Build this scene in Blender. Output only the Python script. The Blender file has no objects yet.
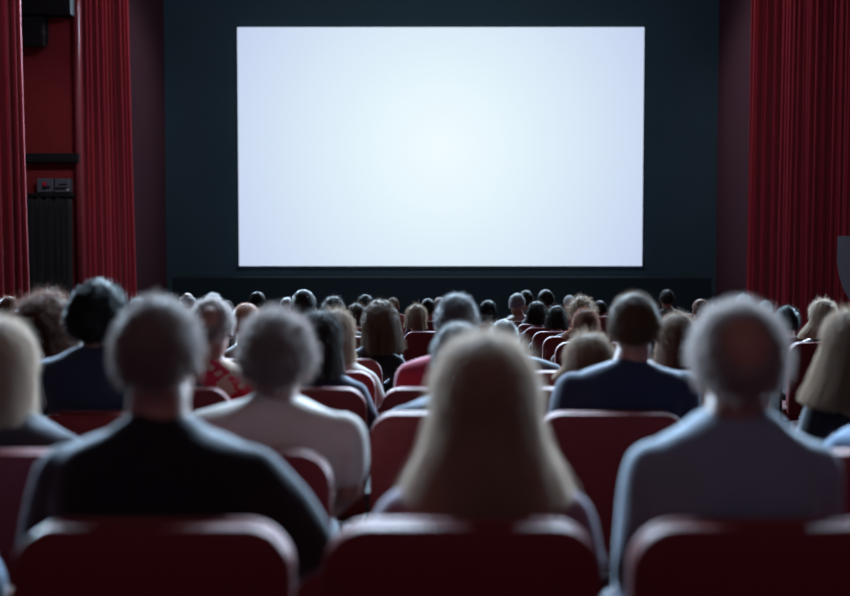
import bpy, bmesh, math, random
import numpy as np
from mathutils import Vector, Matrix, noise
random.seed(7)
RNG = np.random.default_rng(11)
C = bpy.context.scene.collection
sc = bpy.context.scene
PI = math.pi

# ------------------------------------------------------------------ camera / measures
F = 1180.0
PITCH = math.radians(3.0)
CAMZ = 1.463
cp, sp = math.cos(PITCH), math.sin(PITCH)

def at(px, py, d):
    """world point on the vertical plane y = d seen at photo pixel (px, py)"""
    u = (px - 425) / F
    v = (298 - py) / F
    t = d / (cp + v * sp)
    return Vector((t * u, d, CAMZ + t * (-sp + v * cp)))

D0, PITCHROW, COL0, PITCHCOL = 2.12, 0.92, 0.068, 0.57
SLOPE = 0.038
YS = 18.6                       # the ramp ends, flat floor in front of the stage
def zf(y):
    return -SLOPE * (min(y, YS) - 2.3)
def rowy(k):
    return D0 + PITCHROW * k

# ------------------------------------------------------------------ materials
MATS = {}
def nodes_of(m):
    m.use_nodes = True
    nt = m.node_tree
    return nt, nt.nodes['Principled BSDF']

def mat(name, col, rough=0.8, sheen=0.0, spec=0.3, var=0.0, scale=20.0, bump=0.0, trans=0.0, sheen_tint=None, metal=0.0):
    if name in MATS: return MATS[name]
    m = bpy.data.materials.new(name)
    nt, b = nodes_of(m)
    b.inputs['Base Color'].default_value = (*col, 1)
    b.inputs['Roughness'].default_value = rough
    b.inputs['Specular IOR Level'].default_value = spec
    b.inputs['Metallic'].default_value = metal
    if sheen:
        b.inputs['Sheen Weight'].default_value = sheen
        b.inputs['Sheen Roughness'].default_value = 0.45
        b.inputs['Sheen Tint'].default_value = (*(sheen_tint or (1, 1, 1)), 1)
    if var or bump:
        tc = nt.nodes.new('ShaderNodeTexCoord')
        nz = nt.nodes.new('ShaderNodeTexNoise')
        nz.inputs['Scale'].default_value = scale
        nz.inputs['Detail'].default_value = 4
        nt.links.new(tc.outputs['Object'], nz.inputs['Vector'])
        if var:
            mx = nt.nodes.new('ShaderNodeMixRGB')
            mx.inputs['Color1'].default_value = (*[c * (1 - var) for c in col], 1)
            mx.inputs['Color2'].default_value = (*[min(1, c * (1 + var)) for c in col], 1)
            nt.links.new(nz.outputs['Fac'], mx.inputs['Fac'])
            nt.links.new(mx.outputs['Color'], b.inputs['Base Color'])
        if bump:
            bp = nt.nodes.new('ShaderNodeBump')
            bp.inputs['Strength'].default_value = bump
            bp.inputs['Distance'].default_value = 0.01
            nt.links.new(nz.outputs['Fac'], bp.inputs['Height'])
            nt.links.new(bp.outputs['Normal'], b.inputs['Normal'])
    if trans:
        out = nt.nodes['Material Output']
        tr = nt.nodes.new('ShaderNodeBsdfTranslucent')
        lum = sum(col) / 3; tr.inputs['Color'].default_value = (*[min(1, (1.4 - lum) * c + (0.4 + 1.5 * lum) * lum + 0.012) for c in col], 1)
        mix = nt.nodes.new('ShaderNodeMixShader')
        mix.inputs['Fac'].default_value = trans
        nt.links.new(b.outputs['BSDF'], mix.inputs[1])
        nt.links.new(tr.outputs['BSDF'], mix.inputs[2])
        nt.links.new(mix.outputs['Shader'], out.inputs['Surface'])
    MATS[name] = m
    return m

HAIRC = {
    'black': (0.010, 0.010, 0.012), 'dark': (0.022, 0.017, 0.015), 'brown': (0.070, 0.037, 0.020), 'darkgrey': (0.10, 0.095, 0.10),
    'auburn': (0.16, 0.052, 0.022), 'darkauburn': (0.095, 0.036, 0.020), 'light': (0.20, 0.125, 0.075), 'blonde': (0.34, 0.235, 0.16),
    'grey': (0.27, 0.26, 0.27), 'white': (0.50, 0.49, 0.50), 'greybrown': (0.19, 0.14, 0.125), 'ash': (0.28, 0.225, 0.21), 'palebrown': (0.15, 0.09, 0.055),
    'ginger': (0.26, 0.10, 0.05),
}
def hair_mat(c):
    h = HAIRC[c]; mx = max(h)
    return mat('hair_' + c, h, rough=0.5, sheen=0.04 if mx < 0.08 else 0.12, spec=0.13, trans=0.28 if mx < 0.08 else 0.38, sheen_tint=tuple(0.45 * x / mx + 0.55 for x in h))
SKIN = mat('skin', (0.27, 0.125, 0.095), rough=0.5, spec=0.4, var=0.12, scale=30)
CLOTH = {
    'black': (0.010, 0.010, 0.012), 'navy': (0.016, 0.022, 0.045), 'white': (0.47, 0.40, 0.34), 'blue': (0.15, 0.185, 0.235),
    'denim': (0.07, 0.13, 0.22), 'tan': (0.38, 0.27, 0.20), 'beige': (0.40, 0.37, 0.30), 'crimson': (0.35, 0.030, 0.055),
    'pink': (0.55, 0.10, 0.18), 'charcoal': (0.03, 0.03, 0.035), 'mauve': (0.20, 0.13, 0.17), 'green': (0.05, 0.09, 0.06),
    'grey': (0.16, 0.16, 0.17), 'brown': (0.09, 0.05, 0.035), 'lilac': (0.34, 0.28, 0.42), 'cream': (0.36, 0.30, 0.26),
}
def cloth_mat(c):
    if c == 'floral': return floral()
    return mat('cloth_' + c, CLOTH[c], rough=0.9, sheen=0.35, spec=0.15, var=0.10, scale=14, bump=0.25, sheen_tint=(0.8, 0.88, 1.0))
def floral():
    if 'cloth_floral' in MATS: return MATS['cloth_floral']
    m = bpy.data.materials.new('cloth_floral'); nt, b = nodes_of(m)
    tc = nt.nodes.new('ShaderNodeTexCoord'); nz = nt.nodes.new('ShaderNodeTexNoise'); nz.inputs['Scale'].default_value = 9; nz.inputs['Detail'].default_value = 2
    mp = nt.nodes.new('ShaderNodeMixRGB'); mp.inputs['Fac'].default_value = 0.25
    vo = nt.nodes.new('ShaderNodeTexVoronoi'); vo.inputs['Scale'].default_value = 17
    cr = nt.nodes.new('ShaderNodeValToRGB'); cr.color_ramp.interpolation = 'CONSTANT'
    e = cr.color_ramp.elements
    e[0].position = 0; e[0].color = (0.42, 0.015, 0.04, 1)
    e[1].position = 0.40; e[1].color = (0.42, 0.30, 0.22, 1)
    x = e.new(0.72); x.color = (0.02, 0.03, 0.09, 1)
    x = e.new(0.84); x.color = (0.42, 0.02, 0.05, 1)
    nt.links.new(tc.outputs['Object'], nz.inputs['Vector'])
    nt.links.new(tc.outputs['Object'], mp.inputs['Color1']); nt.links.new(nz.outputs['Color'], mp.inputs['Color2'])
    nt.links.new(mp.outputs['Color'], vo.inputs['Vector'])
    sep = nt.nodes.new('ShaderNodeSeparateColor'); nt.links.new(vo.outputs['Color'], sep.inputs['Color'])
    nt.links.new(sep.outputs[0], cr.inputs['Fac']); nt.links.new(cr.outputs['Color'], b.inputs['Base Color'])
    b.inputs['Roughness'].default_value = 0.9
    MATS['cloth_floral'] = m
    return m

# ------------------------------------------------------------------ object helpers
def link(name, me, m=None, parent=None):
    o = bpy.data.objects.new(name, me); C.objects.link(o)
    if m is not None:
        me.materials.clear(); me.materials.append(m)
    if parent is not None: o.parent = parent
    return o
def from_bm(name, bm, m, parent=None, smooth=True):
    me = bpy.data.meshes.new(name)
    bmesh.ops.recalc_face_normals(bm, faces=bm.faces[:])
    bm.to_mesh(me); bm.free()
    me.polygons.foreach_set('use_smooth', [smooth] * len(me.polygons))
    return link(name, me, m, parent)
def tag(o, label=None, cat=None, group=None, kind=None):
    if label: o['label'] = label
    if cat: o['category'] = cat
    if group: o['group'] = group
    if kind: o['kind'] = kind
    return o
def empty(name, loc, rz=0.0):
    o = bpy.data.objects.new(name, None); C.objects.link(o)
    o.location = loc; o.rotation_euler = (0, 0, rz); o.empty_display_size = 0.1
    return o
def add_box(bm, c, s, bevel=0.0, rot=None):
    r = bmesh.ops.create_cube(bm, size=1.0)
    vs = r['verts']
    bmesh.ops.scale(bm, vec=s, verts=vs)
    if bevel:
        es = list({e for v in vs for e in v.link_edges})
        rr = bmesh.ops.bevel(bm, geom=es, offset=bevel, segments=3, affect='EDGES', profile=0.5)
        vs = list({v for f in rr['faces'] for v in f.verts} | {v for v in vs if v.is_valid})
    if rot is not None: bmesh.ops.rotate(bm, cent=(0, 0, 0), matrix=rot, verts=vs)
    bmesh.ops.translate(bm, vec=c, verts=vs)
    return vs
def rings(bm, loops, cap=True):
    """bridge a list of equally long closed loops of points"""
    prev = None; first = None
    for L in loops:
        vs = [bm.verts.new(p) for p in L]
        if prev:
            n = len(vs)
            for i in range(n):
                bm.faces.new((prev[i], prev[(i + 1) % n], vs[(i + 1) % n], vs[i]))
        else: first = vs
        prev = vs
    if cap:
        bm.faces.new(first[::-1]); bm.faces.new(prev)
def tube(bm, pts, rad, n=12):
    """rounded tapering limb through pts"""
    pts = [Vector(p) for p in pts]
    loops = []
    t0 = (pts[1] - pts[0]).normalized()
    ref = Vector((0, 0, 1)) if abs(t0.z) < 0.8 else Vector((0, 1, 0))
    seq = []
    for i, p in enumerate(pts):
        if i == 0: t = t0
        elif i == len(pts) - 1: t = (pts[-1] - pts[-2]).normalized()
        else: t = ((pts[i + 1] - p).normalized() + (p - pts[i - 1]).normalized()).normalized()
        seq.append((p, t, rad[i]))
    full = []
    p, t, r = seq[0]
    for a in (80, 50, 25): full.append((p - t * r * math.sin(math.radians(a)), t, r * math.cos(math.radians(a))))
    full += seq
    p, t, r = seq[-1]
    for a in (25, 50, 80): full.append((p + t * r * math.sin(math.radians(a)), t, r * math.cos(math.radians(a))))
    for p, t, r in full:
        u = t.cross(ref)
        if u.length < 1e-4: u = t.cross(Vector((1, 0, 0)))
        u.normalize(); w = t.cross(u)
        loops.append([p + u * r * math.cos(2 * PI * k / n) + w * r * math.sin(2 * PI * k / n) for k in range(n)])
    rings(bm, loops)
def ellipsoid(bm, c, r, rot=None, u=20, v=12):
    m = Matrix.Translation(c)
    if rot is not None: m = m @ rot
    bmesh.ops.create_uvsphere(bm, u_segments=u, v_segments=v, radius=1.0, matrix=m @ Matrix.Diagonal((*r, 1)))
def loft(bm, rows, n=28, p=2.3):
    loops = []
    for (x, y, z, a, b) in rows:
        L = []
        for k in range(n):
            th = 2 * PI * k / n
            c, s = math.cos(th), math.sin(th)
            L.append((x + a * math.copysign(abs(c) ** (2 / p), c), y + b * math.copysign(abs(s) ** (2 / p), s), z))
        loops.append(L)
    rings(bm, loops)
def remeshed(bm, voxel, smooth=4, wrinkle=0.0, wscale=0.12):
    me = bpy.data.meshes.new('tmp')
    bmesh.ops.recalc_face_normals(bm, faces=bm.faces[:])
    bm.to_mesh(me); bm.free()
    o = bpy.data.objects.new('tmp', me); C.objects.link(o)
    r = o.modifiers.new('r', 'REMESH'); r.mode = 'VOXEL'; r.voxel_size = voxel
    if smooth:
        s = o.modifiers.new('s', 'SMOOTH'); s.factor = 0.5; s.iterations = smooth
    dg = bpy.context.evaluated_depsgraph_get()
    out = bpy.data.meshes.new_from_object(o.evaluated_get(dg))
    bpy.data.objects.remove(o); bpy.data.meshes.remove(me)
    if wrinkle:
        n = len(out.vertices)
        co = np.empty(n * 3); out.vertices.foreach_get('co', co); co = co.reshape(-1, 3)
        nr = np.empty(n * 3); out.vertex_normals.foreach_get('vector', nr); nr = nr.reshape(-1, 3)
        off = random.uniform(0, 50)
        d = np.array([noise.noise(Vector((c[0] / wscale + off, c[1] / wscale, c[2] / (wscale * 2.2)))) for c in co])
        co += nr * (wrinkle * d)[:, None]
        out.vertices.foreach_set('co', co.ravel())
    out.polygons.foreach_set('use_smooth', [True] * len(out.polygons))
    out.update()
    return out

# ------------------------------------------------------------------ the seated figure
def figure(hh, hs, sw, ex, ez, turn, lean, near, female, sleeve, slope=0, neck=0.268, inflate=0.014):
    """meshes (body, shirt, trousers) for one person seated at the origin facing +y; the seat's rear top edge is at y = 0"""
    chin = hh - 0.235 * hs
    zn = hh - neck                       # base of the neck
    zs = zn - 0.045                       # shoulder joints
    hc = Vector((lean, 0.255, hh - 0.120 * hs))
    def yb(z): return 0.245 + 0.10 * max(0, (0.95 - z))
    k = (zs - 0.58)
    def torso(bm, g):
        zz = [0.47, 0.52, 0.58, 0.58 + 0.25 * k, 0.58 + 0.5 * k, 0.58 + 0.72 * k, zs - 0.06, zs - 0.015, zs + 0.015, zs + 0.038, zs + 0.056, zs + 0.075]
        wa = [0.13, 0.172, 0.178, 0.158 if female else 0.175, 0.62 * sw + 0.05, 0.84 * sw + 0.015, 0.93 * sw, 0.90 * sw, (0.76 if slope else 0.86) * sw, (0.56 if slope else 0.70) * sw, (0.38 if slope else 0.48) * sw, 0.066]
        wb = [0.10, 0.125, 0.122, 0.108, 0.115, 0.120, 0.112, 0.098, 0.086, 0.076, 0.068, 0.060]
        rr = []
        for z, a, b in zip(zz, wa, wb):
            q = max(0, (z - 0.6)) / max(0.01, zn - 0.6)
            rr.append((lean * 0.75 * q * q, yb(z), z, a + g, b + g))
        loft(bm, rr)
    def arms(bm, g, stop=1.0):
        for s in (-1, 1):
            lx = lean * 0.7
            S = Vector((s * sw * 0.84 + lx, 0.245, zs - (0.050 if slope else 0.038))); E = Vector((s * (ex if s > 0 or not slope else ex - 0.055) + lx * 0.6, 0.30, ez))
            W = Vector((s * 0.13, 0.50, 0.655)); M1 = S.lerp(E, 0.5)
            ru = 0.047 if not female else 0.041
            pts = [S, S.lerp(E, 0.25), M1, E]; rd = [ru + 0.010 + g, ru + 0.009 + g, ru + 0.004 + g, ru - 0.008 + g]
            if stop > 0.5:
                pts += [E.lerp(W, 0.5), W]; rd += [ru - 0.010 + g, 0.028 + g * 0.7]
            else: pts, rd = pts[:3], [r + 0.005 for r in rd[:3]]
            tube(bm, pts, rd, 14)
    def hands(bm):
        for s in (-1, 1):
            W = Vector((s * 0.13, 0.50, 0.655)); P = W + Vector((-s * 0.012, 0.055, -0.008))
            ellipsoid(bm, P, (0.040, 0.050, 0.016))
            tube(bm, [W, P], [0.025, 0.022], 10)
            for q, (fx, L) in enumerate(((0.030, 0.062), (0.010, 0.073), (-0.010, 0.068), (-0.029, 0.052))):
                b = P + Vector((-s * fx, 0.036, 0.0))
                f1 = b + Vector((-s * fx * 0.25, L * 0.5, -0.004)); f2 = f1 + Vector((0, L * 0.32, -0.014)); f3 = f2 + Vector((0, L * 0.16, -0.016))
                tube(bm, [b, f1, f2, f3], [0.0092, 0.0085, 0.0078, 0.0068], 8)
            t0 = P + Vector((-s * 0.030, -0.018, 0)); t1 = P + Vector((-s * 0.056, 0.012, -0.004)); t2 = P + Vector((-s * 0.060, 0.042, -0.010))
            tube(bm, [t0, t1, t2], [0.014, 0.0105, 0.0088], 8)
    def legs(bm, g, shin=True):
        for s in (-1, 1):
            H = Vector((s * 0.088, 0.27, 0.555)); K = Vector((s * 0.125, 0.70, 0.560)); A = Vector((s * 0.115, 0.735, 0.10))
            tube(bm, [H, H.lerp(K, 0.5), K], [0.083 + g, 0.074 + g, 0.056 + g], 14)
            tube(bm, [K, K.lerp(A, 0.35), A], [0.054 + g, 0.050 + g, 0.034 + g], 14)
    def feet(bm):
        for s in (-1, 1):
            tube(bm, [(s * 0.115, 0.735, 0.10), (s * 0.115, 0.74, 0.05)], [0.032, 0.034], 10)
            tube(bm, [(s * 0.115, 0.715, 0.047), (s * 0.120, 0.80, 0.043), (s * 0.128, 0.89, 0.036)], [0.038, 0.040, 0.032], 12)
    # body
    bm = bmesh.new()
    torso(bm, 0)
    tube(bm, [(lean * 0.75, 0.236, zs + 0.01), (lean * 0.85, 0.240, zn + 0.03), (lean, 0.252, chin + 0.06)], [0.070, 0.064 if not female else 0.050, 0.060 if not female else 0.047], 16)
    arms(bm, 0); hands(bm); legs(bm, 0); feet(bm)
    hb = bmesh.new()
    ellipsoid(hb, (0, -0.008, 0.028), (0.076, 0.096, 0.092), u=28, v=18)          # skull
    ellipsoid(hb, (0, 0.028, -0.040), (0.060, 0.066, 0.080), u=24, v=14)          # face
    ellipsoid(hb, (0, 0.062, -0.094), (0.030, 0.028, 0.022))                      # chin
    tube(hb, [(0, 0.090, 0.020), (0, 0.104, -0.008), (0, 0.112, -0.026)], [0.009, 0.011, 0.014], 10)   # nose
    for s in (-1, 1):
        ellipsoid(hb, (s * 0.030, 0.080, 0.012), (0.013, 0.011, 0.010))           # eyes
        tube(hb, [(s * 0.012, 0.090, 0.030), (s * 0.044, 0.078, 0.030)], [0.008, 0.007], 8)            # brows
        ellipsoid(hb, (s * 0.080, -0.004, -0.014), (0.009, 0.020, 0.032), rot=Matrix.Rotation(s * 0.35, 4, 'Z'))   # ears
        ellipsoid(hb, (s * 0.036, 0.064, -0.030), (0.020, 0.020, 0.018))          # cheeks
    tube(hb, [(-0.020, 0.090, -0.060), (0, 0.096, -0.058), (0.020, 0.090, -0.060)], [0.006, 0.008, 0.006], 8)
    tube(hb, [(-0.018, 0.088, -0.070), (0, 0.094, -0.071), (0.018, 0.088, -0.070)], [0.006, 0.008, 0.006], 8)
    M = Matrix.Translation(hc) @ Matrix.Rotation(turn, 4, 'Z') @ Matrix.Rotation(-lean * 0.5, 4, 'Y') @ Matrix.Scale(hs, 4)
    hb.transform(M)
    tmp = bpy.data.meshes.new('h'); hb.to_mesh(tmp); hb.free(); bm.from_mesh(tmp); bpy.data.meshes.remove(tmp)
    body = remeshed(bm, 0.0055 if near else 0.009, 3)
    bm = bmesh.new()
    torso(bm, inflate); arms(bm, inflate * 0.9, sleeve)
    tube(bm, [(lean * 0.75, 0.236, zs + 0.005), (lean * 0.78, 0.238, zn + 0.012)], [0.072, 0.068], 16)
    shirt = remeshed(bm, 0.010 if near else 0.014, 9, 0.012, 0.10)
    bm = bmesh.new()
    loft(bm, [(0, 0.262, 0.475, 0.14, 0.115), (0, 0.262, 0.50, 0.18, 0.135), (0, 0.258, 0.60, 0.187, 0.132), (0, 0.255, 0.66, 0.178, 0.124)])
    legs(bm, 0.012)
    trousers = remeshed(bm, 0.016, 3, 0.006, 0.1)
    return body, shirt, trousers, M, hs

# ------------------------------------------------------------------ hair
def ss(a, b, x):
    t = min(1, max(0, (x - a) / (b - a))); return t * t * (3 - 2 * t)
def hairline(ny):
    xs = [-1.0, -0.6, -0.15, 0.25, 0.6, 1.0]; ys = [-0.72, -0.62, -0.35, 0.05, 0.42, 0.58]
    return float(np.interp(ny, xs, ys))

def strands(verts, faces, roots, nrm, comb, L, width, seg, curl=0.0, droop=0.6):
    base = len(verts)
    n = len(roots)
    pos = roots.copy(); d = comb / np.linalg.norm(comb, axis=1)[:, None]
    side = np.cross(d, RNG.normal(size=(n, 3))); side /= np.linalg.norm(side, axis=1)[:, None] + 1e-9
    out = np.empty((n, (seg + 1) * 2, 3))
    ph = RNG.uniform(0, 6.28, n); fr = RNG.uniform(1.2, 2.6, n)
    b2 = np.cross(d, side)
    for i in range(seg + 1):
        w = (width * (1 - 0.75 * i / seg))[:, None]
        c = 0
        if curl:
            a = ph + fr * 2 * PI * i / seg
            c = (side * np.cos(a)[:, None] + b2 * np.sin(a)[:, None]) * curl * min(1, i / 2)
        out[:, 2 * i] = pos + c - side * w * 0.5
        out[:, 2 * i + 1] = pos + c + side * w * 0.5
        pos = pos + d * (L / seg)[:, None]
        d = d + np.array([0, 0, -droop / seg])
        d /= np.linalg.norm(d, axis=1)[:, None]
    verts.extend(map(tuple, out.reshape(-1, 3)))
    st = (seg + 1) * 2
    for j in range(n):
        o = base + j * st
        for i in range(seg):
            faces.append((o + 2 * i, o + 2 * i + 1, o + 2 * i + 3, o + 2 * i + 2))

STY = {  # thickness, lump, strand length, droop, normal mix, comb mix, random mix, curl
    'buzz':  (0.006, 0.002, 0.012, 0.3, 0.7, 0.5, 0.25, 0),
    'short': (0.013, 0.005, 0.022, 0.8, 0.32, 0.7, 0.28, 0),
    'messy': (0.020, 0.010, 0.040, 0.9, 0.38, 0.7, 0.45, 0.003),
    'thick': (0.026, 0.014, 0.032, 1.0, 0.22, 0.9, 0.30, 0.002),
    'fluffy': (0.020, 0.008, 0.040, 0.4, 0.9, 0.2, 0.8, 0.006),
    'curly': (0.036, 0.016, 0.055, 1.0, 0.42, 0.7, 0.55, 0.009),
    'wavy':  (0.030, 0.014, 0.050, 1.0, 0.12, 1.0, 0.22, 0.006),
    'long':  (0.016, 0.003, 0.060, 0.9, 0.28, 1.0, 0.22, 0),
    'bob':   (0.018, 0.004, 0.050, 0.9, 0.30, 1.0, 0.22, 0),
    'bald':  (0.007, 0.003, 0.022, 0.5, 0.7, 0.5, 0.5, 0),
    'thin':  (0.012, 0.003, 0.030, 0.3, 0.8, 0.4, 0.5, 0),
}
def hair_mesh(style, W, Wb, L, lvl, sweep=0.0):
    """hair in head coordinates (unscaled metres): W full width at the head, Wb full width at the lower end, L length below the head's centre"""
    th, lump, sl, droop, nm, cm, rm, curl = STY[style]
    a = W / 2 - sl * 0.18; a = max(a, 0.079 + th * 0.6)
    b = 0.098 + th + max(0, a - 0.095) * 0.6; c = 0.094 + th
    cy, cz = -0.008, 0.028
    U, V = (40, 26) if lvl > 1 else ((26, 18) if lvl else (18, 12))
    off = random.uniform(0, 99)
    verts, faces = [], []
    def shape(n, lift=0.0):
        nx, ny, nz = n
        m = ss(-0.10, 0.12, nz - hairline(ny))
        if style == 'thin': m *= ss(0.35, 1.0, math.dist(n, (0.05, -0.80, 0.50)))
        if style == 'bald': m *= 1 - ss(0.30, 0.62, nz + 0.15 * ny)
        lp = lump * noise.noise(Vector((nx * 4 + off, ny * 4, nz * 4))) + 0.4 * lump * noise.noise(Vector((nx * 11, ny * 11 + off, nz * 11)))
        k = 0.80 + (0.20) * m
        return m, (nx * (a + lp) * k, cy + ny * (b + lp) * k, cz + nz * (c + lp) * k)
    for i in range(V + 1):
        ph = PI * i / V
        for j in range(U):
            t = 2 * PI * j / U
            n = (math.sin(ph) * math.cos(t), math.sin(ph) * math.sin(t), math.cos(ph))
            verts.append(shape(n)[1])
    for i in range(V):
        for j in range(U):
            p0 = i * U + j; p1 = i * U + (j + 1) % U
            faces.append((p0, p0 + U, p1 + U, p1))
    # strands over the cap
    N = {0: 220, 1: 700, 2: 3600, 3: 6000}[lvl]
    wd = {0: 0.0060, 1: 0.0034, 2: 0.0018, 3: 0.0014}[lvl]
    if style == 'bald': N = int(N * 0.6)
    v = RNG.normal(size=(N * 3, 3)); v /= np.linalg.norm(v, axis=1)[:, None]
    R, Nn = [], []
    for n in v:
        m, p = shape(n)
        if m > (0.7 if style != 'thin' else 0.15 + 0.8 * RNG.random()):
            R.append(p); Nn.append(n)
        if len(R) >= N: break
    R = np.array(R); Nn = np.array(Nn)
    down = np.stack([Nn[:, 0] * 0.3, -0.75 * np.clip(Nn[:, 2] + 0.35, 0.3, 1), -1 + 0 * Nn[:, 2]], 1)
    down -= Nn * (down * Nn).sum(1)[:, None]
    swirl = np.stack([-Nn[:, 1], Nn[:, 0], 0 * Nn[:, 0]], 1) * 0.25
    comb = Nn * nm + (down + swirl) * cm + RNG.normal(size=Nn.shape) * rm
    strands(verts, faces, R * 1.0 - Nn * 0.003, Nn, comb, RNG.uniform(0.55, 1.15, len(R)) * sl, RNG.uniform(0.7, 1.3, len(R)) * wd, 3 if lvl < 2 else 4, curl, droop)
    # the falling part of long hair
    if style in ('long', 'bob', 'curly', 'wavy') and L > 0.05:
        z0 = 0.045; nz_ = 14 if lvl < 2 else 26; na = 18 if lvl < 2 else 34
        A0, A1 = a * 1.0, Wb / 2
        def cs(q):
            z = z0 - (z0 + L) * q
            A = A0 + (A1 - A0) * (0.30 * q + 0.70 * ss(0.30, 0.95, q))
            B = b * 0.99 + (0.138 - b) * ss(0.2, 0.75, q) if L > 0.15 else b * (0.99 - 0.10 * q)
            return z, A, B
        amax = math.radians(104)
        outer, inner = [], []
        base = len(verts)
        for i in range(nz_ + 1):
            q = i / nz_; z, A, B = cs(q)
            for lay in (0, 1):
                for j in range(na + 1):
                    t = -amax + 2 * amax * j / na
                    lp = lump * noise.noise(Vector((t * 5 + off, q * (1.2 if style != 'curly' else 7), 3))) + 0.5 * lump * noise.noise(Vector((t * 14 + off, q * 2.5, 9)))
                    edge = 0.022 * noise.noise(Vector((t * 9, off, 1))) if i == nz_ else 0
                    f = 1.0 if lay == 0 else 0.80
                    x = math.sin(t) * (A + lp) * f + sweep * ss(0.2, 1, q); y = cy - math.cos(t) * (B + lp) * f
                    verts.append((x, y, z + edge))
        st = 2 * (na + 1)
        for i in range(nz_):
            for j in range(na):
                p = base + i * st + j
                faces.append((p, p + 1, p + st + 1, p + st))
                p += na + 1
                faces.append((p + 1, p, p + st, p + st + 1))
            for j0 in (0, na):
                p = base + i * st + j0; p2 = p + na + 1
                faces.append((p, p + st, p2 + st, p2) if j0 == 0 else (p + st, p, p2, p2 + st))
        for row in (0, nz_):
            for j in range(na):
                p = base + row * st + j; p2 = p + na + 1
                faces.append((p, p2, p2 + 1, p + 1) if row == 0 else (p + 1, p2 + 1, p2, p))
        n2 = {0: 120, 1: 500, 2: 2600, 3: 5000}[lvl]
        ts = RNG.uniform(-amax, amax, n2); qs = RNG.uniform(0.0, 0.85, n2)
        R, Nn, T = [], [], []
        for t, q in zip(ts, qs):
            z, A, B = cs(q); z2, A2, B2 = cs(min(1, q + 0.12))
            p = np.array((math.sin(t) * A + sweep * ss(0.2, 1, q), cy - math.cos(t) * B, z))
            p2 = np.array((math.sin(t) * A2 + sweep * ss(0.2, 1, min(1, q + 0.12)), cy - math.cos(t) * B2, z2))
            R.append(p); Nn.append((math.sin(t), -math.cos(t), 0)); T.append((p2 - p) / np.linalg.norm(p2 - p))
        R = np.array(R); Nn = np.array(Nn); T = np.array(T)
        if style == 'curly': comb = T * 0.6 + Nn * 0.5 + RNG.normal(size=T.shape) * 0.5
        else: low = np.array([1 - ss(0.35, 0.6, x) for x in qs])[:, None]; comb = T + Nn * RNG.uniform(0.0, 0.16, n2)[:, None] * low + RNG.normal(size=T.shape) * (0.02 + 0.05 * low)
        ln = np.minimum(RNG.uniform(0.08, 0.2, n2), (1 - qs) * (L + z0)) if style != 'curly' else RNG.uniform(0.03, 0.07, n2)
        strands(verts, faces, R, Nn, comb, ln, RNG.uniform(0.7, 1.3, n2) * wd, 4, curl, 0.1)
    me = bpy.data.meshes.new('hair')
    me.from_pydata([tuple(map(float, p)) for p in verts], [], faces)
    me.polygons.foreach_set('use_smooth', [True] * len(me.polygons))
    me.update()
    return me

# ------------------------------------------------------------------ seats
SEAT_RED = mat('seat_velvet', (0.17, 0.013, 0.016), rough=0.6, sheen=0.25, spec=0.35, var=0.15, scale=60, bump=0.10, sheen_tint=(1.0, 0.75, 0.78))
SEAT_SHELL = mat('seat_shell', (0.135, 0.010, 0.012), rough=0.58, spec=0.28, var=0.1, scale=40)
SEAT_DARK = mat('seat_metal', (0.014, 0.014, 0.017), rough=0.7, spec=0.2)
def rrect(w, h, r, zc, n=7, rb=None):
    rb = r if rb is None else rb
    P = []
    for cx, cz, a0, q in ((w / 2 - r, h / 2 - r, 0, r), (-w / 2 + r, h / 2 - r, 90, r), (-w / 2 + rb, -h / 2 + rb, 180, rb), (w / 2 - rb, -h / 2 + rb, 270, rb)):
        for i in range(n):
            a = math.radians(a0 + 90 * i / (n - 1))
            P.append((cx + q * math.cos(a), cz + q * math.sin(a) + zc))
    return P
def back_shape(y0, y1, w, z0, z1, r, e, dome):
    bm = bmesh.new()
    zc, h = (z0 + z1) / 2, z1 - z0
    loops = []
    def ring(ins, y): return [Vector((x, y, z)) for x, z in rrect(w - 2 * ins, h - 2 * ins, max(0.012, r - ins), zc, 7, max(0.012, 0.04 - ins))]
    loops = [ring(0.12, y0 - dome), ring(0.05, y0 - dome * 0.7), ring(e, y0), ring(e * 0.3, y0 + e * 0.3), ring(0, y0 + e), ring(0, y1 - e), ring(e * 0.3, y1 - e * 0.3), ring(e, y1), ring(0.05, y1 + dome), ring(0.12, y1 + dome * 1.3)]
    for L in loops:
        for p in L:
            p.z += 0.010 * (1 - (2 * p.x / w) ** 2) * max(0, (p.z - zc) / h * 2)
            p.y += -(p.z - 0.94) * 0.05
    rings(bm, loops)
    return bm
def make_seat():
    t = empty('cinema_chair', (0, 0, 0))
    from_bm('backrest_shell', back_shape(0.0, 0.048, 0.514, 0.40, 0.938, 0.080, 0.009, 0.004), SEAT_SHELL, t)
    from_bm('backrest_cushion', back_shape(0.0485, 0.092, 0.508, 0.45, 0.940, 0.080, 0.012, 0.0), SEAT_RED, t)
    bm = bmesh.new(); add_box(bm, (0, 0.39, 0.392), (0.49, 0.44, 0.10), 0.035)
    from_bm('seat_cushion', bm, SEAT_RED, t)
    for s in (-1, 1):
        bm = bmesh.new(); add_box(bm, (s * 0.2685, 0.33, 0.625), (0.030, 0.34, 0.035), 0.010)
        from_bm('armrest', bm, SEAT_DARK, t)
        bm = bmesh.new(); add_box(bm, (s * 0.2685, 0.30, 0.312), (0.022, 0.26, 0.585), 0.006); add_box(bm, (s * 0.2685, 0.30, 0.012), (0.03, 0.34, 0.024), 0.004)
        from_bm('side_panel', bm, SEAT_DARK, t)
    return t
SEAT0 = make_seat(); SEAT_USED = [False]
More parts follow.
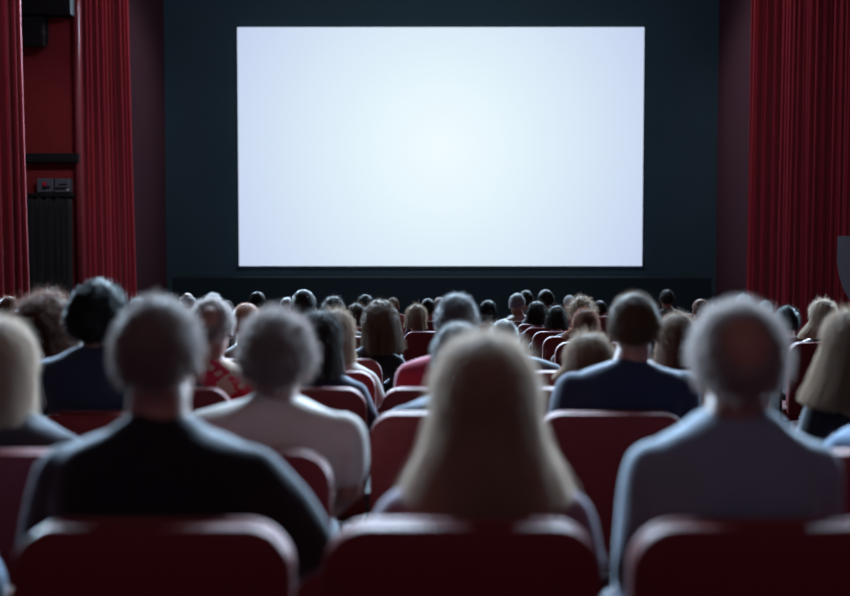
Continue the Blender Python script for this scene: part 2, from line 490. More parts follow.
def place_seat(row, col, label):
    x = COL0 + PITCHCOL * col; y = rowy(row)
    loc = (x, y, zf(y + 0.44) - 0.003)
    if not SEAT_USED[0]:
        r = SEAT0; SEAT_USED[0] = True
    else:
        r = SEAT0.copy(); C.objects.link(r)
        for ch in SEAT0.children:
            c = ch.copy(); C.objects.link(c); c.parent = r
    r.location = loc
    tag(r, label, 'chair', 'red cinema chairs in rows')
    return r

# ------------------------------------------------------------------ the audience: px, top py, hair width px, style, hair, shirt, options, label, short
P = []
def person(px, py, w, style, hair, shirt, label, short, **k):
    P.append(dict(px=px, py=py, w=w, style=style, hair=hair, shirt=shirt, label=label, short=short, **k))
# front row
person(157, 296, 98, 'short', 'greybrown', 'black', 'person with short brown hair in a black long-sleeved top, biggest figure beside the blonde one', 'the big person in the black top', row=0, slope=1, neck=.256, sw=.225, ex=.315, ez=.83, lvl=3, W=.185)
person(486, 332, 113, 'long', 'blonde', 'mauve', 'person with long straight blonde hair spread down the back, centre of front row', 'the long-haired blonde person', row=0, sw=.195, ex=.215, ez=.78, lvl=3, W=.222, Wb=.345, L=.265, deep=1, by=.02, female=1)
person(740, 303, 98, 'thin', 'ash', 'blue', 'person with thinning grey hair over a balding crown in a blue-grey shirt', 'the balding person in the blue-grey shirt', row=0, bs=-.035, neck=.238, sw=.188, ex=.178, ez=.78, lvl=3, W=.178, lean=0)
person(-178, 300, 98, 'short', 'brown', 'denim', 'person cut off by the frame edge, only a light blue sleeve showing', 'the person with the light blue sleeve', row=0, sw=.22, ex=.25, ez=.80, lvl=1, W=.19)
# second row
person(276, 309, 80, 'messy', 'greybrown', 'white', 'person with fluffy brown hair in a pale t-shirt behind the black top', 'the person in the pale t-shirt', row=1, neck=.25, sw=.225, ex=.225, ez=.78, lvl=3, W=.200, sleeve=.4)
person(-8, 316, 98, 'bob', 'blonde', 'charcoal', 'person with short blonde bob in a dark jacket at the picture edge', 'the person with the blonde bob', row=1, sw=.19, ex=.25, ez=.80, lvl=3, W=.235, Wb=.14, L=.15, female=1)
person(925, 325, 70, 'short', 'brown', 'denim', 'person almost outside the frame, a denim sleeve behind the blue-grey shirt', 'the person with the denim sleeve', row=1, sw=.21, ex=.22, ez=.76, lvl=1, W=.19)
# third row
person(635, 292, 58, 'short', 'brown', 'navy', 'person with short dark neat hair and bare neck in a navy t-shirt', 'the person in the navy t-shirt', row=2, neck=.258, sw=.225, ex=.225, ez=.78, lvl=3, W=.192, sleeve=.4)
person(852, 308, 66, 'long', 'light', 'black', 'person with long light brown hair over a black padded jacket by the picture edge', 'the long-haired person in the black padded jacket', sw=.20, ex=.26, lvl=3, W=.21, Wb=.30, L=.27, deep=1, female=1)
person(97, 279, 60, 'thick', 'black', 'navy', 'person with tousled dark hair and navy jacket, tallest head above the black top', 'the tall dark-haired person in navy', neck=.235, sw=.23, ex=.25, lvl=2, W=.222)
person(458, 322, 52, 'short', 'darkgrey', 'navy', 'grey-haired person in dark jacket, mostly hidden behind the long-haired blonde', 'the person behind the long blonde hair', sw=.23, ex=.255, lvl=2, W=.20)
person(45, 291, 50, 'curly', 'darkauburn', 'charcoal', 'person with big dark curly auburn hair under the doorway curtain', 'the person with big curly auburn hair', sw=.19, ex=.24, lvl=2, W=.27, Wb=.28, L=.15, female=1, dW=.25)
person(590, 331, 52, 'long', 'light', 'black', 'person with loose fair brown hair close behind the navy t-shirt', 'the fair brown-haired person beside the navy t-shirt', sw=.18, ex=.23, lvl=2, W=.225, Wb=.33, L=.24, female=1)
person(319, 308, 44, 'long', 'dark', 'navy', 'person with long dark hair right behind the pale t-shirt', 'the person with long dark hair', sw=.18, ex=.23, lvl=2, W=.20, Wb=.20, L=.24, female=1)
person(503, 319, 42, 'short', 'dark', 'black', 'person in black jacket whose shoulder shows past the long blonde hair', 'the person in the black jacket', row=4, neck=.19, sw=.22, ex=.24, lvl=1, W=.18)
person(678, 312, 36, 'long', 'palebrown', 'charcoal', 'person with wavy light brown hair between navy t-shirt and blue-grey shirt', 'the wavy light-brown-haired person', sw=.18, ex=.23, lvl=2, W=.215, Wb=.23, L=.24, female=1)
person(457, 293, 43, 'short', 'darkgrey', 'crimson', 'broad person with grey hair and crimson shirt above the long blonde hair', 'the broad person in the crimson shirt', sw=.235, ex=.255, lvl=2, W=.20)
person(381, 299, 41, 'wavy', 'brown', 'black', 'person with full wavy brown hair lit golden at the sides, in black', 'the person with full wavy brown hair', sw=.18, ex=.23, lvl=2, W=.235, Wb=.225, L=.17, female=1, dW=.235)
person(335, 308, 35, 'long', 'light', 'cream', 'person with fair hair and cream top beside the long dark hair', 'the fair-haired person in the cream top', sw=.19, ex=.24, lvl=2, W=.20, Wb=.18, L=.20, female=1)
person(212, 299, 37, 'thin', 'ash', 'floral', 'balding person with a thin pale fringe of hair in a red floral shirt', 'the bald person in the floral shirt', row=3, bs=.015, sw=.20, ex=.21, lvl=2, W=.172)
person(246, 303, 31, 'buzz', 'ginger', 'brown', 'person with smooth reddish cropped head beside the floral shirt', 'the person with the reddish cropped head', sw=.20, ex=.25, lvl=1, W=.18)
# middle rows
person(586, 308, 28, 'long', 'auburn', 'brown', 'person with long auburn hair sweeping down one side', 'the person with long auburn hair', sw=.18, ex=.23, lvl=2, W=.20, Wb=.26, L=.22, female=1, sweep=-.05)
person(304, 289, 27, 'short', 'dark', 'charcoal', 'person with neat dark hair, tallest head left of the long dark hair', 'the tall neat dark-haired person', sw=.22, ex=.27, lvl=1)
person(824, 299, 25, 'long', 'blonde', 'charcoal', 'person with long blonde hair in front of the red pleated curtain', 'the blonde person by the red curtain', sw=.18, ex=.23, lvl=2, W=.20, Wb=.30, L=.22, female=1, sweep=-.04)
person(788, 305, 24, 'messy', 'black', 'black', 'person with round black hair below the red pleated curtain', 'the round black-haired person', sw=.20, ex=.25, lvl=1)
person(331, 295, 24, 'messy', 'dark', 'charcoal', 'person with rumpled dark hair over the fair hair and cream top', 'the person with rumpled dark hair', row=8, sw=.21, ex=.26, lvl=1)
person(582, 296, 25, 'fluffy', 'light', 'charcoal', 'person with fluffy pale curls above the long auburn hair', 'the person with fluffy pale curls', sw=.19, ex=.24, lvl=1, W=.23, dW=.22)
person(557, 304, 23, 'long', 'dark', 'charcoal', 'person with straight dark hair falling to the shoulders, beside auburn hair', 'the straight dark-haired person', sw=.18, ex=.23, lvl=1, Wb=.21, L=.22, female=1)
person(416, 303, 22, 'long', 'light', 'charcoal', 'person with straight light brown hair between wavy brown hair and crimson shirt', 'the straight light-brown-haired person', sw=.18, ex=.23, lvl=1, Wb=.21, L=.20, female=1)
person(537, 300, 21, 'bob', 'dark', 'mauve', 'person with smooth dark bob beside the straight dark hair', 'the person with the smooth dark bob', sw=.18, ex=.23, lvl=1, Wb=.20, L=.14, female=1)
person(8, 295, 21, 'long', 'auburn', 'black', 'person with auburn hair below the near red curtain at the picture edge', 'the auburn-haired person at the edge', sw=.18, ex=.23, lvl=1, Wb=.21, L=.18, female=1)
person(488, 299, 19, 'bob', 'black', 'black', 'person with sleek black hair just past the crimson shirt', 'the sleek black-haired person', sw=.18, ex=.23, lvl=1, Wb=.19, L=.17, female=1)
person(356, 302, 18, 'long', 'brown', 'charcoal', 'person with brown hair just beside the wavy brown hair', 'the brown-haired person past the cream top', sw=.18, ex=.23, lvl=1, Wb=.21, L=.18, female=1)
# far rows
person(517, 293, 17, 'short', 'grey', 'beige', 'grey-haired person in a beige shirt near the front of the hall', 'the person in the beige shirt', row=12, sw=.225, ex=.28, lvl=1)
person(546, 289, 17, 'short', 'dark', 'charcoal', 'person with short dark hair standing tallest below the screen corner', 'the dark-haired person under the screen corner', sw=.21, ex=.26, lvl=1)
person(526, 290, 16, 'short', 'dark', 'grey', 'person with dark hair whose head shows behind the beige shirt', 'the person before the beige shirt', row=13, sw=.21, ex=.26, lvl=1)
person(365, 294, 17, 'messy', 'dark', 'charcoal', 'person with dark hair rimmed grey above the wavy brown hair', 'the grey-rimmed dark-haired person', sw=.20, ex=.25, lvl=1)
person(393, 297, 12, 'short', 'brown', 'charcoal', 'small head with cropped brown hair over the wavy brown hair', 'the small cropped brown head', sw=.20, ex=.25, lvl=0)
person(428, 298, 13, 'short', 'dark', 'charcoal', 'small dark head above the straight light brown hair', 'the small dark head', row=12, sw=.20, ex=.25, lvl=0)
person(440, 297, 15, 'short', 'greybrown', 'pink', 'small brown head touching the broad grey-haired person', 'the small head by the crimson shirt', sw=.20, ex=.25, lvl=0)
person(570, 295, 11, 'short', 'grey', 'charcoal', 'tiny grey head just beside the fluffy pale curls', 'the tiny grey head', sw=.20, ex=.25, lvl=0)
person(600, 300, 15, 'short', 'dark', 'pink', 'person with dark hair and pink top tucked beside the navy t-shirt', 'the dark-haired person in pink', sw=.19, ex=.24, lvl=1)
person(667, 289, 14, 'messy', 'dark', 'charcoal', 'person with dark hair rimmed white, highest head over wavy light brown hair', 'the white-rimmed head', sw=.20, ex=.25, lvl=1)
person(701, 299, 17, 'buzz', 'auburn', 'charcoal', 'person with close-cropped head edged with a thin bright rim', 'the thin-rimmed cropped head', sw=.20, ex=.25, lvl=1)
person(744, 294, 15, 'fluffy', 'grey', 'charcoal', 'person with grey hair peeping over the balding crown', 'the grey head over the balding crown', sw=.20, ex=.25, lvl=0)
person(766, 302, 12, 'short', 'grey', 'grey', 'small grey head between the balding crown and round black hair', 'the small grey head', sw=.20, ex=.25, lvl=0)
person(137, 298, 18, 'fluffy', 'grey', 'charcoal', 'person with fluffy grey hair between tousled dark hair and black top', 'the fluffy grey head', sw=.20, ex=.25, lvl=1)
person(187, 292, 16, 'bald', 'white', 'charcoal', 'bald head with reddish crown above the big black top', 'the reddish bald head', sw=.20, ex=.25, lvl=1)
person(213, 293, 15, 'fluffy', 'white', 'charcoal', 'small white-haired head over the bald person in floral shirt', 'the small white-haired head', sw=.20, ex=.25, lvl=1)
person(227, 300, 14, 'short', 'dark', 'lilac', 'small dark head between the floral shirt and the reddish cropped head', 'the small dark head by the floral shirt', sw=.20, ex=.25, lvl=0)
person(257, 291, 17, 'short', 'dark', 'charcoal', 'person with dark hair above the pale t-shirt, upper of two close heads', 'the upper of two close dark heads', sw=.20, ex=.25, lvl=1)
person(256, 299, 14, 'short', 'grey', 'charcoal', 'grey head tucked just under the dark one above the pale t-shirt', 'the grey head under the dark one', row=14, sw=.20, ex=.25, lvl=0)
person(287, 297, 14, 'short', 'white', 'charcoal', 'small white head between the pale t-shirt and the neat dark hair', 'the small white head', row=13, sw=.20, ex=.25, lvl=0)

SHOES = []
for s_ in (-1, 1):
    bm = bmesh.new()
    tube(bm, [(s_ * 0.115, 0.705, 0.052), (s_ * 0.120, 0.80, 0.050), (s_ * 0.128, 0.905, 0.040)], [0.047, 0.049, 0.040], 14)
    tube(bm, [(s_ * 0.115, 0.730, 0.055), (s_ * 0.115, 0.732, 0.095)], [0.047, 0.046], 14)
    for v_ in bm.verts: v_.co.z = max(0.004, v_.co.z)
    me_ = bpy.data.meshes.new('shoe'); bmesh.ops.recalc_face_normals(bm, faces=bm.faces[:]); bm.to_mesh(me_); bm.free()
    me_.polygons.foreach_set('use_smooth', [True] * len(me_.polygons)); me_.materials.append(mat('shoe_leather', (0.012, 0.011, 0.011), rough=0.5)); SHOES.append(me_)
taken = set()
def headd(r): return rowy(r) + 0.25
for q in P:
    dW = q.get('dW', 0.195)
    dest = dW * F / q['w']
    best = None
    for r in ([q['row']] if 'row' in q else range(0, 16)):
        d = headd(r)
        X = (q['px'] - 425) * d / F
        for c in range(-14, 15):
            if (r, c) in taken: continue
            off = X - (COL0 + PITCHCOL * c)
            if abs(off) > 0.285: continue
            cost = (off / 0.13) ** 2 + ((d / dest - 1) / 0.09) ** 2
            if best is None or cost < best[0]: best = (cost, r, c, off, d, d / dest)
    cost, r, c, off, d, ratio = best
    taken.add((r, c))
    q.update(row=r, col=c, off=off, d=d)
    print('PERSON %-50s row %d col %d off %.2f ratio %.2f' % (q['short'], r, c, off, ratio))

def build_person(q):
    r, c, d, off = q['row'], q['col'], q['d'], q['off']
    y0 = rowy(r); base = zf(y0 + 0.44)
    lvl = q['lvl']
    W = q.get('W') or min(0.225, max(0.178, q['w'] * d / F))
    th = STY[q['style']][0]
    ztop = at(q['px'], q['py'], d).z - base
    hs = 1.0
    if q['style'] in ('short', 'buzz', 'thin', 'bald', 'messy', 'fluffy', 'thick') and W > 0.19: hs = min(1.12, W / 0.185)
    hh = ztop - th - STY[q['style']][2] * 0.25 * hs
    hh = min(1.48, max(1.10, hh))
    q['hh'] = hh
    shift = q.get('bs', max(-0.04, min(0.04, off))); lean = off - shift
    lean = max(-0.22, min(0.22, lean)) + q.get('lean', 0)
    turn = random.uniform(-0.12, 0.12) * (0 if q.get('deep') else 1)
    ez = q.get('ez', 0.78)
    ex = q['ex'] if lvl >= 3 else min(q['ex'], 0.215)
    body, shirt, trous, M, hs = figure(hh, hs, q['sw'], ex, ez, turn, lean, lvl >= 3, q.get('female', 0), q.get('sleeve', 1.0), q.get('slope', 0), q.get('neck', 0.268))
    t = empty('person', (COL0 + PITCHCOL * c + shift, y0 + q.get('by', 0), base))
    tag(t, q['label'], 'person', 'audience seated in the rows')
    link('body', body, SKIN, t)
    link('shirt', shirt, cloth_mat(q['shirt']), t)
    link('trousers', trous, cloth_mat('charcoal' if q['shirt'] != 'charcoal' else 'navy'), t)
    for sd in (0, 1):
        o = bpy.data.objects.new('shoe', SHOES[sd]); C.objects.link(o); o.parent = t
    L = q.get('L', 0.0)
    L = min(L, hh - 0.120 - (0.925 if q.get('deep') else 0.958))
    hm = hair_mesh(q['style'], W / hs, q.get('Wb', W) / hs, L / hs, lvl, q.get('sweep', 0.0))
    hm.transform(M)
    link('hair', hm, hair_mat(q['hair']), t)
    place_seat(r, c, 'red cinema chair under ' + q['short'])
for q in P:
    build_person(q)
print('HH', [(q['short'][:28], round(q['hh'], 2)) for q in P])

# ------------------------------------------------------------------ the hall
CEIL = CAMZ + 5.3
def poly_slab(name, pts, z0, z1, m, thick=0.12, away=(0, 12), kind='structure'):
    """upright wall along the polyline pts (x, y), thickened away from the hall's middle"""
    bm = bmesh.new()
    for (a, b) in zip(pts[:-1], pts[1:]):
        a = Vector((*a, 0)); b = Vector((*b, 0))
        nrm = (b - a).cross(Vector((0, 0, 1))).normalized()
        if nrm.dot((a + b) / 2 - Vector((*away, 0))) < 0: nrm = -nrm
        o = nrm * thick
        v = [bm.verts.new((p.x, p.y, z)) for p in (a, b, b + o, a + o) for z in (z0, z1)]
        for f in ((0, 2, 3, 1), (2, 4, 5, 3), (4, 6, 7, 5), (6, 0, 1, 7), (1, 3, 5, 7), (0, 6, 4, 2)): bm.faces.new([v[i] for i in f])
    o = from_bm(name, bm, m, smooth=False)
    if kind: o['kind'] = kind
    return o
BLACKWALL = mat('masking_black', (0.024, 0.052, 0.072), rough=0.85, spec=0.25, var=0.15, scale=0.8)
MAROON = mat('maroon_paint', (0.050, 0.018, 0.030), rough=0.7, spec=0.25, var=0.08, scale=2)
REDWALL = mat('red_wall', (0.20, 0.016, 0.022), rough=0.65, spec=0.3, var=0.10, scale=3)
DARKTRIM = mat('dark_trim', (0.012, 0.014, 0.018), rough=0.7, spec=0.15)
CARPET = mat('carpet', (0.030, 0.010, 0.014), rough=0.95, spec=0.1, var=0.3, scale=40)
CEILM = mat('ceiling_paint', (0.05, 0.05, 0.055), rough=0.9)
ZB = zf(30) - 0.0
DS = 22.0
def X(px, d): return at(px, 250, d).x

# floor: a ramp, then level
bm = bmesh.new()
ys = [-3.0, YS, 23.0]
top = [[bm.verts.new((x, y, zf(y))) for x in (-9, 9)] for y in ys]
bot = [[bm.verts.new((x, y, ZB - 0.4)) for x in (-9, 9)] for y in ys]
for i in range(2):
    bm.faces.new((top[i][0], top[i][1], top[i + 1][1], top[i + 1][0]))
    bm.faces.new((bot[i][0], bot[i + 1][0], bot[i + 1][1], bot[i][1]))
    bm.faces.new((top[i][0], top[i + 1][0], bot[i + 1][0], bot[i][0])); bm.faces.new((top[i][1], bot[i][1], bot[i + 1][1], top[i + 1][1]))
bm.faces.new((top[0][1], top[0][0], bot[0][0], bot[0][1])); bm.faces.new((top[2][0], top[2][1], bot[2][1], bot[2][0]))
tag(from_bm('floor', bm, CARPET, smooth=False), kind='structure')
bm = bmesh.new(); add_box(bm, (0, 10, CEIL + 0.1), (18, 26, 0.2)); tag(from_bm('ceiling', bm, CEILM, smooth=False), kind='structure')
poly_slab('wall_back', [(-9, -3), (9, -3)], ZB - 0.4, CEIL, MAROON)
poly_slab('wall_front', [(-7, DS), (7, DS)], ZB, CEIL, BLACKWALL)
# left side: pier return, back of the far curtain, red wall panel, side wall
XL0 = X(166.5, DS); XL1 = X(131, 20.9)
poly_slab('wall_left', [(XL0, DS), (XL1, 20.9), (X(74, 20.2), 20.2)], ZB, CEIL, MAROON)
DP = 19.4
poly_slab('wall_left_panel', [(X(82, DP), DP), (X(4, DP), DP)], ZB, CEIL, REDWALL, thick=0.15)
poly_slab('wall_left_side', [(-8.6, DP), (-8.6, -3)], ZB - 0.4, CEIL, MAROON)
poly_slab('wall_left_return', [(X(4, DP), DP), (-8.6, DP)], ZB, CEIL, MAROON)
XR0 = X(716, DS); XR1 = X(747, 20.9)
poly_slab('wall_right', [(XR0, DS), (XR1, 20.9), (X(880, 19.4), 19.4), (8.6, 19.4)], ZB, CEIL, MAROON)
poly_slab('wall_right_side', [(8.6, 19.4), (8.6, -3)], ZB - 0.4, CEIL, MAROON)
# rounded post at the edge of the red panel, ledge band, dark box above
p = at(77, 100, 19.3)
bm = bmesh.new()
rings(bm, [[(p.x + 0.055 * math.cos(a), 19.32 + 0.055 * math.sin(a), z) for a in np.linspace(0, 2 * PI, 17)[:-1]] for z in (ZB, CEIL)])
tag(from_bm('trim_1', bm, mat('red_post', (0.17, 0.025, 0.034), rough=0.5), None), kind='structure')
a_, b_ = at(26, 163, 19.3), at(80, 153.5, 19.3)
bm = bmesh.new(); add_box(bm, ((a_.x + b_.x) / 2, 19.29, (a_.z + b_.z) / 2), (b_.x - a_.x, 0.18, b_.z - a_.z), 0.02)
tag(from_bm('trim_2', bm, DARKTRIM, None, False), kind='structure')
a_, b_ = at(18, 16, 19.2), at(72.5, -60, 19.2)
bm = bmesh.new(); add_box(bm, ((a_.x + b_.x) / 2, 19.2, (a_.z + b_.z) / 2), (b_.x - a_.x, 0.36, b_.z - a_.z), 0.01)
tag(from_bm('trim_3', bm, DARKTRIM, None, False), kind='structure')
# stage
zs_ = at(400, 277.5, 21.0).z
bm = bmesh.new(); add_box(bm, (0.3, 21.49, (zs_ + ZB) / 2), (9.6, 0.98, zs_ - ZB), 0.015)
tag(from_bm('trim_4', bm, mat('stage_black', (0.012, 0.022, 0.030), rough=0.9, spec=0.1), None, False), kind='structure')

# screen
s0, s1 = at(239, 266, 21.9), at(644.5, 27, 21.9)
sx, sz = (s0.x + s1.x) / 2, (s0.z + s1.z) / 2
SW, SH = s1.x - s0.x, s1.z - s0.z
m = bpy.data.materials.new('lit_screen'); nt, b = nodes_of(m)
tc = nt.nodes.new('ShaderNodeTexCoord'); ln = nt.nodes.new('ShaderNodeVectorMath'); ln.operation = 'LENGTH'
nt.links.new(tc.outputs['Object'], ln.inputs[0])
cr = nt.nodes.new('ShaderNodeValToRGB'); e = cr.color_ramp.elements
e[0].position = 0.0; e[0].color = (0.87, 0.965, 1.0, 1); e[1].position = 1.0; e[1].color = (0.56, 0.65, 0.86, 1)
x_ = e.new(0.26); x_.color = (0.80, 0.925, 0.985, 1)
x_ = e.new(0.62); x_.color = (0.68, 0.80, 0.93, 1)
mr = nt.nodes.new('ShaderNodeMapRange'); mr.inputs['From Max'].default_value = 4.3
nt.links.new(ln.outputs['Value'], mr.inputs['Value']); nt.links.new(mr.outputs['Result'], cr.inputs['Fac'])
nt.links.new(cr.outputs['Color'], b.inputs['Emission Color']); b.inputs['Emission Strength'].default_value = 1.0
b.inputs['Base Color'].default_value = (0.0, 0.0, 0.0, 1); b.inputs['Specular IOR Level'].default_value = 0
SCR = empty('cinema_screen', (sx, 21.93, sz))
tag(SCR, 'large blank white lit projection screen on the black front wall', 'screen')
bm = bmesh.new(); add_box(bm, (0, 0, 0), (SW, 0.03, SH)); from_bm('screen_surface', bm, m, SCR, False)
bm = bmesh.new()
for cx, cz, w_, h_ in ((0, SH / 2 + 0.015, SW + 0.06, 0.03), (0, -SH / 2 - 0.015, SW + 0.06, 0.03), (-SW / 2 - 0.015, 0, 0.03, SH), (SW / 2 + 0.015, 0, 0.03, SH)):
    add_box(bm, (cx, 0.0, cz), (w_, 0.04, h_))
from_bm('screen_frame', bm, BLACKWALL, SCR, False)

# curtains
def curtain(name, p0, p1, zt, zb, npl, amp, m, label, seed, gap=None, top_off=(0, 0), sag=0.0):
    """pleated cloth from p0 to p1 (x, y); thick sheet"""
    rnd = random.Random(seed)
    p0 = Vector((*p0, 0)); p1 = Vector((*p1, 0)); t = (p1 - p0); Lh = t.length; t.normalize(); n = Vector((t.y, -t.x, 0))
    if n.y > 0: n = -n
    edges = [0.0]
    for i in range(npl): edges.append(edges[-1] + rnd.uniform(0.55, 1.5))
    edges = [x / edges[-1] for x in edges]
    amps = [amp * rnd.uniform(0.35, 1.25) for _ in range(npl)]
    S = npl * 10; NZ = 14
    bm = bmesh.new(); grid = []
    for iz in range(NZ + 1):
        fz = iz / NZ; z = zt + (zb - zt) * fz; row = []
        for i in range(S + 1):
            u = i / S
            k = min(npl - 1, next(j for j in range(npl) if u <= edges[j + 1] + 1e-9))
            w = (u - edges[k]) / (edges[k + 1] - edges[k])
            a = amps[k] * (0.8 + 0.35 * fz)
            dn = a * (0.5 - 0.5 * math.cos(2 * PI * w)) ** 1.4
            dr = 0.018 * math.sin(3.1 * fz + k * 1.7) * fz
            off0 = top_off[0] * (1 - u) + top_off[1] * u
            pos = p0 + t * (u * Lh + dr + off0 * (1 - fz)) + n * (dn)
            if gap and abs(u - gap) < 0.5 * 10 / S * 0.5: pos -= n * amp * 1.5
            row.append(bm.verts.new((pos.x, pos.y, z)))
        grid.append(row)
    for r0, r1 in zip(grid[:-1], grid[1:]):
        for i in range(S): bm.faces.new((r0[i], r0[i + 1], r1[i + 1], r1[i]))
    o = from_bm(name, bm, m)
    so = o.modifiers.new('thick', 'SOLIDIFY'); so.thickness = 0.012; so.offset = -1
    tag(o, label, 'curtain')
    return o
CURT = mat('red_velvet', (0.26, 0.014, 0.030), rough=0.75, sheen=0.45, spec=0.2, var=0.12, scale=6, sheen_tint=(1, 0.55, 0.6))
BLKC = mat('black_drape', (0.012, 0.014, 0.018), rough=0.9, sheen=0.2)
ZT = CEIL - 0.05
curtain('curtain', (X(-40, 16.5), 16.5), (X(29, 17.0), 17.0), ZT, ZB + 0.03, 7, 0.16, CURT, 'red pleated curtain with broad folds at the left edge beside the doorway panel', 3, top_off=(-0.05, -0.08))
curtain('curtain', (X(80.5, 19.9), 19.9), (X(136, 20.5), 20.5), ZT, ZB + 0.03, 11, 0.15, CURT, 'red pleated curtain hung between the doorway panel and the black front wall', 5, gap=0.36, top_off=(0, -0.1))
curtain('curtain', (X(751, 20.5), 20.5), (X(905, 18.6), 18.6), ZT, ZB + 0.03, 40, 0.20, CURT, 'wide red pleated curtain beside the loudspeaker, opposite the doorway panel', 8)
a_, b_ = at(29, 310, 19.25), at(72, 197, 19.25)
curtain('curtain', (a_.x, 19.25), (b_.x, 19.25), b_.z, ZB + 0.03, 6, 0.06, BLKC, 'black drape hanging in the doorway of the red wall panel', 12)
# door head strip
bm = bmesh.new(); add_box(bm, ((a_.x + b_.x) / 2, 19.25, b_.z + 0.03), (b_.x - a_.x + 0.04, 0.16, 0.06), 0.01)
tag(from_bm('trim_5', bm, DARKTRIM, None, False), kind='structure')
# twin sign boxes
GREYP = mat('sign_grey', (0.10, 0.12, 0.15), rough=0.4); SIGN_D = mat('sign_dark', (0.02, 0.02, 0.03), rough=0.4); SIGN_R = mat('sign_red', (0.45, 0.02, 0.05), rough=0.4); SIGN_L = mat('sign_light', (0.5, 0.52, 0.55), rough=0.4)
def sign(px0, px1, marks, label):
    a, b = at(px0, 192.5, 19.3), at(px1, 178.5, 19.3)
    t = empty('sign_box', ((a.x + b.x) / 2, 19.31, (a.z + b.z) / 2))
    w, h = b.x - a.x, b.z - a.z
    bm = bmesh.new(); add_box(bm, (0, 0, 0), (w, 0.16, h), 0.012); from_bm('sign_panel', bm, GREYP, t, False)
    for nm, mm, cx, cz, rw, rh in marks:
        bm = bmesh.new(); add_box(bm, (cx * w, -0.087, cz * h), (rw * w, 0.02, rh * h), 0.004); from_bm(nm, bm, mm, t, False)
    tag(t, label, 'sign', 'grey sign boxes over the doorway')
sign(38.4, 54.4, [('red_mark', SIGN_R, -0.02, 0.10, 0.22, 0.28), ('dark_mark', SIGN_D, 0.06, -0.14, 0.5, 0.16), ('dark_mark', SIGN_D, -0.02, -0.24, 0.2, 0.14)], 'small grey sign box with a red mark over the doorway drape')
sign(56.0, 71.0, [('dark_mark', SIGN_D, -0.05, -0.20, 0.85, 0.16), ('light_mark', SIGN_L, 0.36, -0.32, 0.14, 0.18), ('dark_mark', SIGN_D, 0.05, 0.08, 0.5, 0.1)], 'small grey sign box with a white dot over the doorway drape')
# small wall speaker
def speaker(loc, w, d, h, label, rz=0.0, m=None, stand=0.0):
    t = empty('wall_mounted_loudspeaker', loc, rz); t['kind'] = 'thing'
    bm = bmesh.new()
    # cabinet whose underside curves up towards the rear
    pr = [(-d / 2, h), (d / 2, h), (d / 2, h * 0.30), (d * 0.38, h * 0.14), (d * 0.1, 0.02), (-d / 2, 0)]
    rings(bm, [[(x, y, z) for y, z in pr] for x in (-w / 2, w / 2)])
    bmesh.ops.bevel(bm, geom=bm.edges[:], offset=0.012, segments=2, affect='EDGES')
    from_bm('cabinet', bm, m or DARKTRIM, t, False)
    bm = bmesh.new(); add_box(bm, (0, -d / 2 - 0.008, h * 0.5), (w * 0.88, 0.012, h * 0.9), 0.004)
    from_bm('grille', bm, m or DARKTRIM, t, False)
    tag(t, label, 'speaker')
    return t
a_, b_ = at(26, 48, 19.2), at(45.5, 18, 19.2)
t = speaker(((a_.x + b_.x) / 2, 19.2, a_.z), b_.x - a_.x, 0.30, b_.z - a_.z, 'small black loudspeaker mounted high on the red wall panel')
bm = bmesh.new(); add_box(bm, (0, 0.0, (b_.z - a_.z) * 0.5), (b_.x - a_.x + 0.012, 0.31, 0.02)); from_bm('cabinet_band', bm, mat('band', (0.05, 0.055, 0.07)), t, False)
# grey loudspeaker by the right curtain
a_, b_ = at(840, 302, 16.5), at(887, 236, 16.5)
SPK = mat('speaker_grey', (0.28, 0.35, 0.42), rough=0.45, spec=0.5)
h = b_.z - a_.z
t = empty('loudspeaker', ((a_.x + b_.x) / 2 - 0.02, 16.5, zf(16.5)), math.radians(-34))
tag(t, 'large dark grey loudspeaker on a stand in front of the wide red curtain', 'speaker')
w = b_.x - a_.x; z0 = a_.z - zf(16.5)
bm = bmesh.new()
pr = [(-w / 2, h), (w / 2, h), (w / 2, 0), (-w * 0.10, 0), (-w * 0.24, h * 0.06), (-w * 0.36, h * 0.20), (-w * 0.44, h * 0.38), (-w / 2, h * 0.62)]
rings(bm, [[(x, y, z + z0) for x, z in pr] for y in (-0.1, 0.1)])
bmesh.ops.bevel(bm, geom=bm.edges[:], offset=0.012, segments=2, affect='EDGES')
from_bm('cabinet', bm, SPK, t, False)
bm = bmesh.new(); tube(bm, [(0.1, 0, 0.03), (0.1, 0, z0 - 0.01)], [0.025, 0.025]); from_bm('pole', bm, DARKTRIM, t)
bm = bmesh.new(); add_box(bm, (0.1, 0, 0.015), (0.5, 0.5, 0.03), 0.01); from_bm('base', bm, DARKTRIM, t)

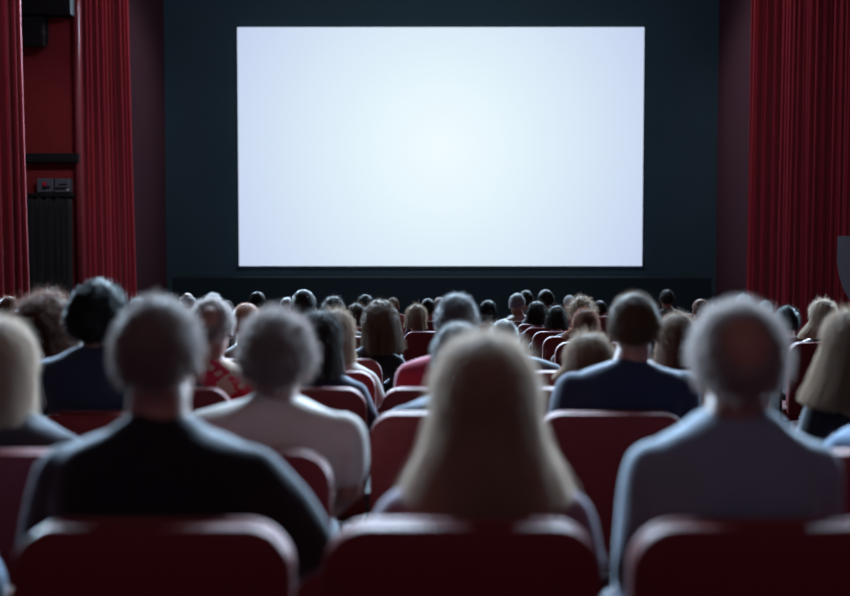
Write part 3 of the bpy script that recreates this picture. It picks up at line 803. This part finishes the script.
# ------------------------------------------------------------------ added lights out of view, not fittings of the hall
def lamp(name, loc, target, power, col, sx_, sy_, kind='AREA', spread=180, cone=60):
    l = bpy.data.lights.new(name, kind); l.energy = power; l.color = col
    if kind == 'AREA':
        l.shape = 'RECTANGLE'; l.size = sx_; l.size_y = sy_; l.spread = math.radians(spread)
    elif kind == 'SPOT':
        l.spot_size = math.radians(cone); l.spot_blend = 0.6; l.shadow_soft_size = sx_
    o = bpy.data.objects.new(name, l); C.objects.link(o)
    o.location = loc
    o.rotation_euler = (Vector(target) - Vector(loc)).to_track_quat('-Z', 'Y').to_euler()
    return o
BL = (0.58, 0.79, 1.0)
lamp('added_rim_front', (0, 20.6, CEIL - 0.3), (0, 5, 0.3), 1100, BL, 8, 0.5, spread=100)  # added light above the screen, gives the audience blue rims
for s_ in (-1, 1):
    lamp('added_rim_front', (s_ * 4.4, 20.6, CEIL - 0.5), (s_ * 0.5, 5, 0.4), 500, BL, 0.6, 1.6, spread=100)  # added pair beside it, more rim light on heads and shoulders
    lamp('added_rim_side', (s_ * 8.3, 15.0, CAMZ + 2.0), (0, 2.4, CAMZ - 0.2), 500, BL, 0.5, 1.6, spread=70)  # added side lights, no wall fitting; rim the sides of the heads
lamp('added_rim_top', (0, 14.5, CEIL - 0.15), (0, 6.0, 0.6), 300, BL, 7, 0.4, spread=80)  # added overhead rim light for the middle rows
lamp('added_rim_top', (0, 10.0, CEIL - 0.15), (0, 2.6, 0.9), 480, BL, 7, 0.4, spread=80)  # added overhead rim light for the nearest rows
lamp('added_front_wash', (0, 13.0, CEIL - 0.2), (0, 22.0, 2.0), 110, (0.90, 0.94, 1.0), 3, 0.4, spread=110)  # added wash that lifts the front wall and curtains
for s_ in (-1, 1):
    lamp('added_curtain_spot', (s_ * 1.2, 20.0, CEIL - 0.2), (s_ * 7.2, 18.8, 2.2), 420 if s_ > 0 else 290, (1.0, 0.88, 0.92), 0.12, 0, 'SPOT', cone=75)  # added grazing spots to bring out the pleats
lamp('added_curtain_spot', (-2.2, 13.0, CEIL - 0.2), (-6.4, 17.6, 2.4), 300, (1.0, 0.9, 0.92), 0.12, 0, 'SPOT', cone=44)  # added spot to brighten the near left curtain and red panel
lamp('added_warm_fill', (0, -1.5, CEIL - 0.3), (0, 4, 0.6), 19, (1.0, 0.55, 0.42), 6, 0.6, spread=150)  # added warm fill from behind, lifts the dark backs of heads and chairs

w = bpy.data.worlds.new('World'); sc.world = w; w.use_nodes = True
w.node_tree.nodes['Background'].inputs[0].default_value = (0.01, 0.012, 0.016, 1)
w.node_tree.nodes['Background'].inputs[1].default_value = 1.0

# ------------------------------------------------------------------ camera
cam = bpy.data.cameras.new('camera'); co = bpy.data.objects.new('camera', cam); C.objects.link(co)
cam.sensor_width = 36; cam.lens = F / 850 * 36
co.location = (0, 0, CAMZ); co.rotation_euler = (PI / 2 - PITCH, 0, 0)
cam.dof.use_dof = True; cam.dof.focus_distance = 9.5; cam.dof.aperture_fstop = (cam.lens / 1000) / 0.031
cam.clip_end = 200
sc.camera = co
vs = sc.view_settings
vs.view_transform = 'Standard'; vs.look = 'None'; vs.gamma = 1; vs.exposure = 0; vs.use_curve_mapping = False
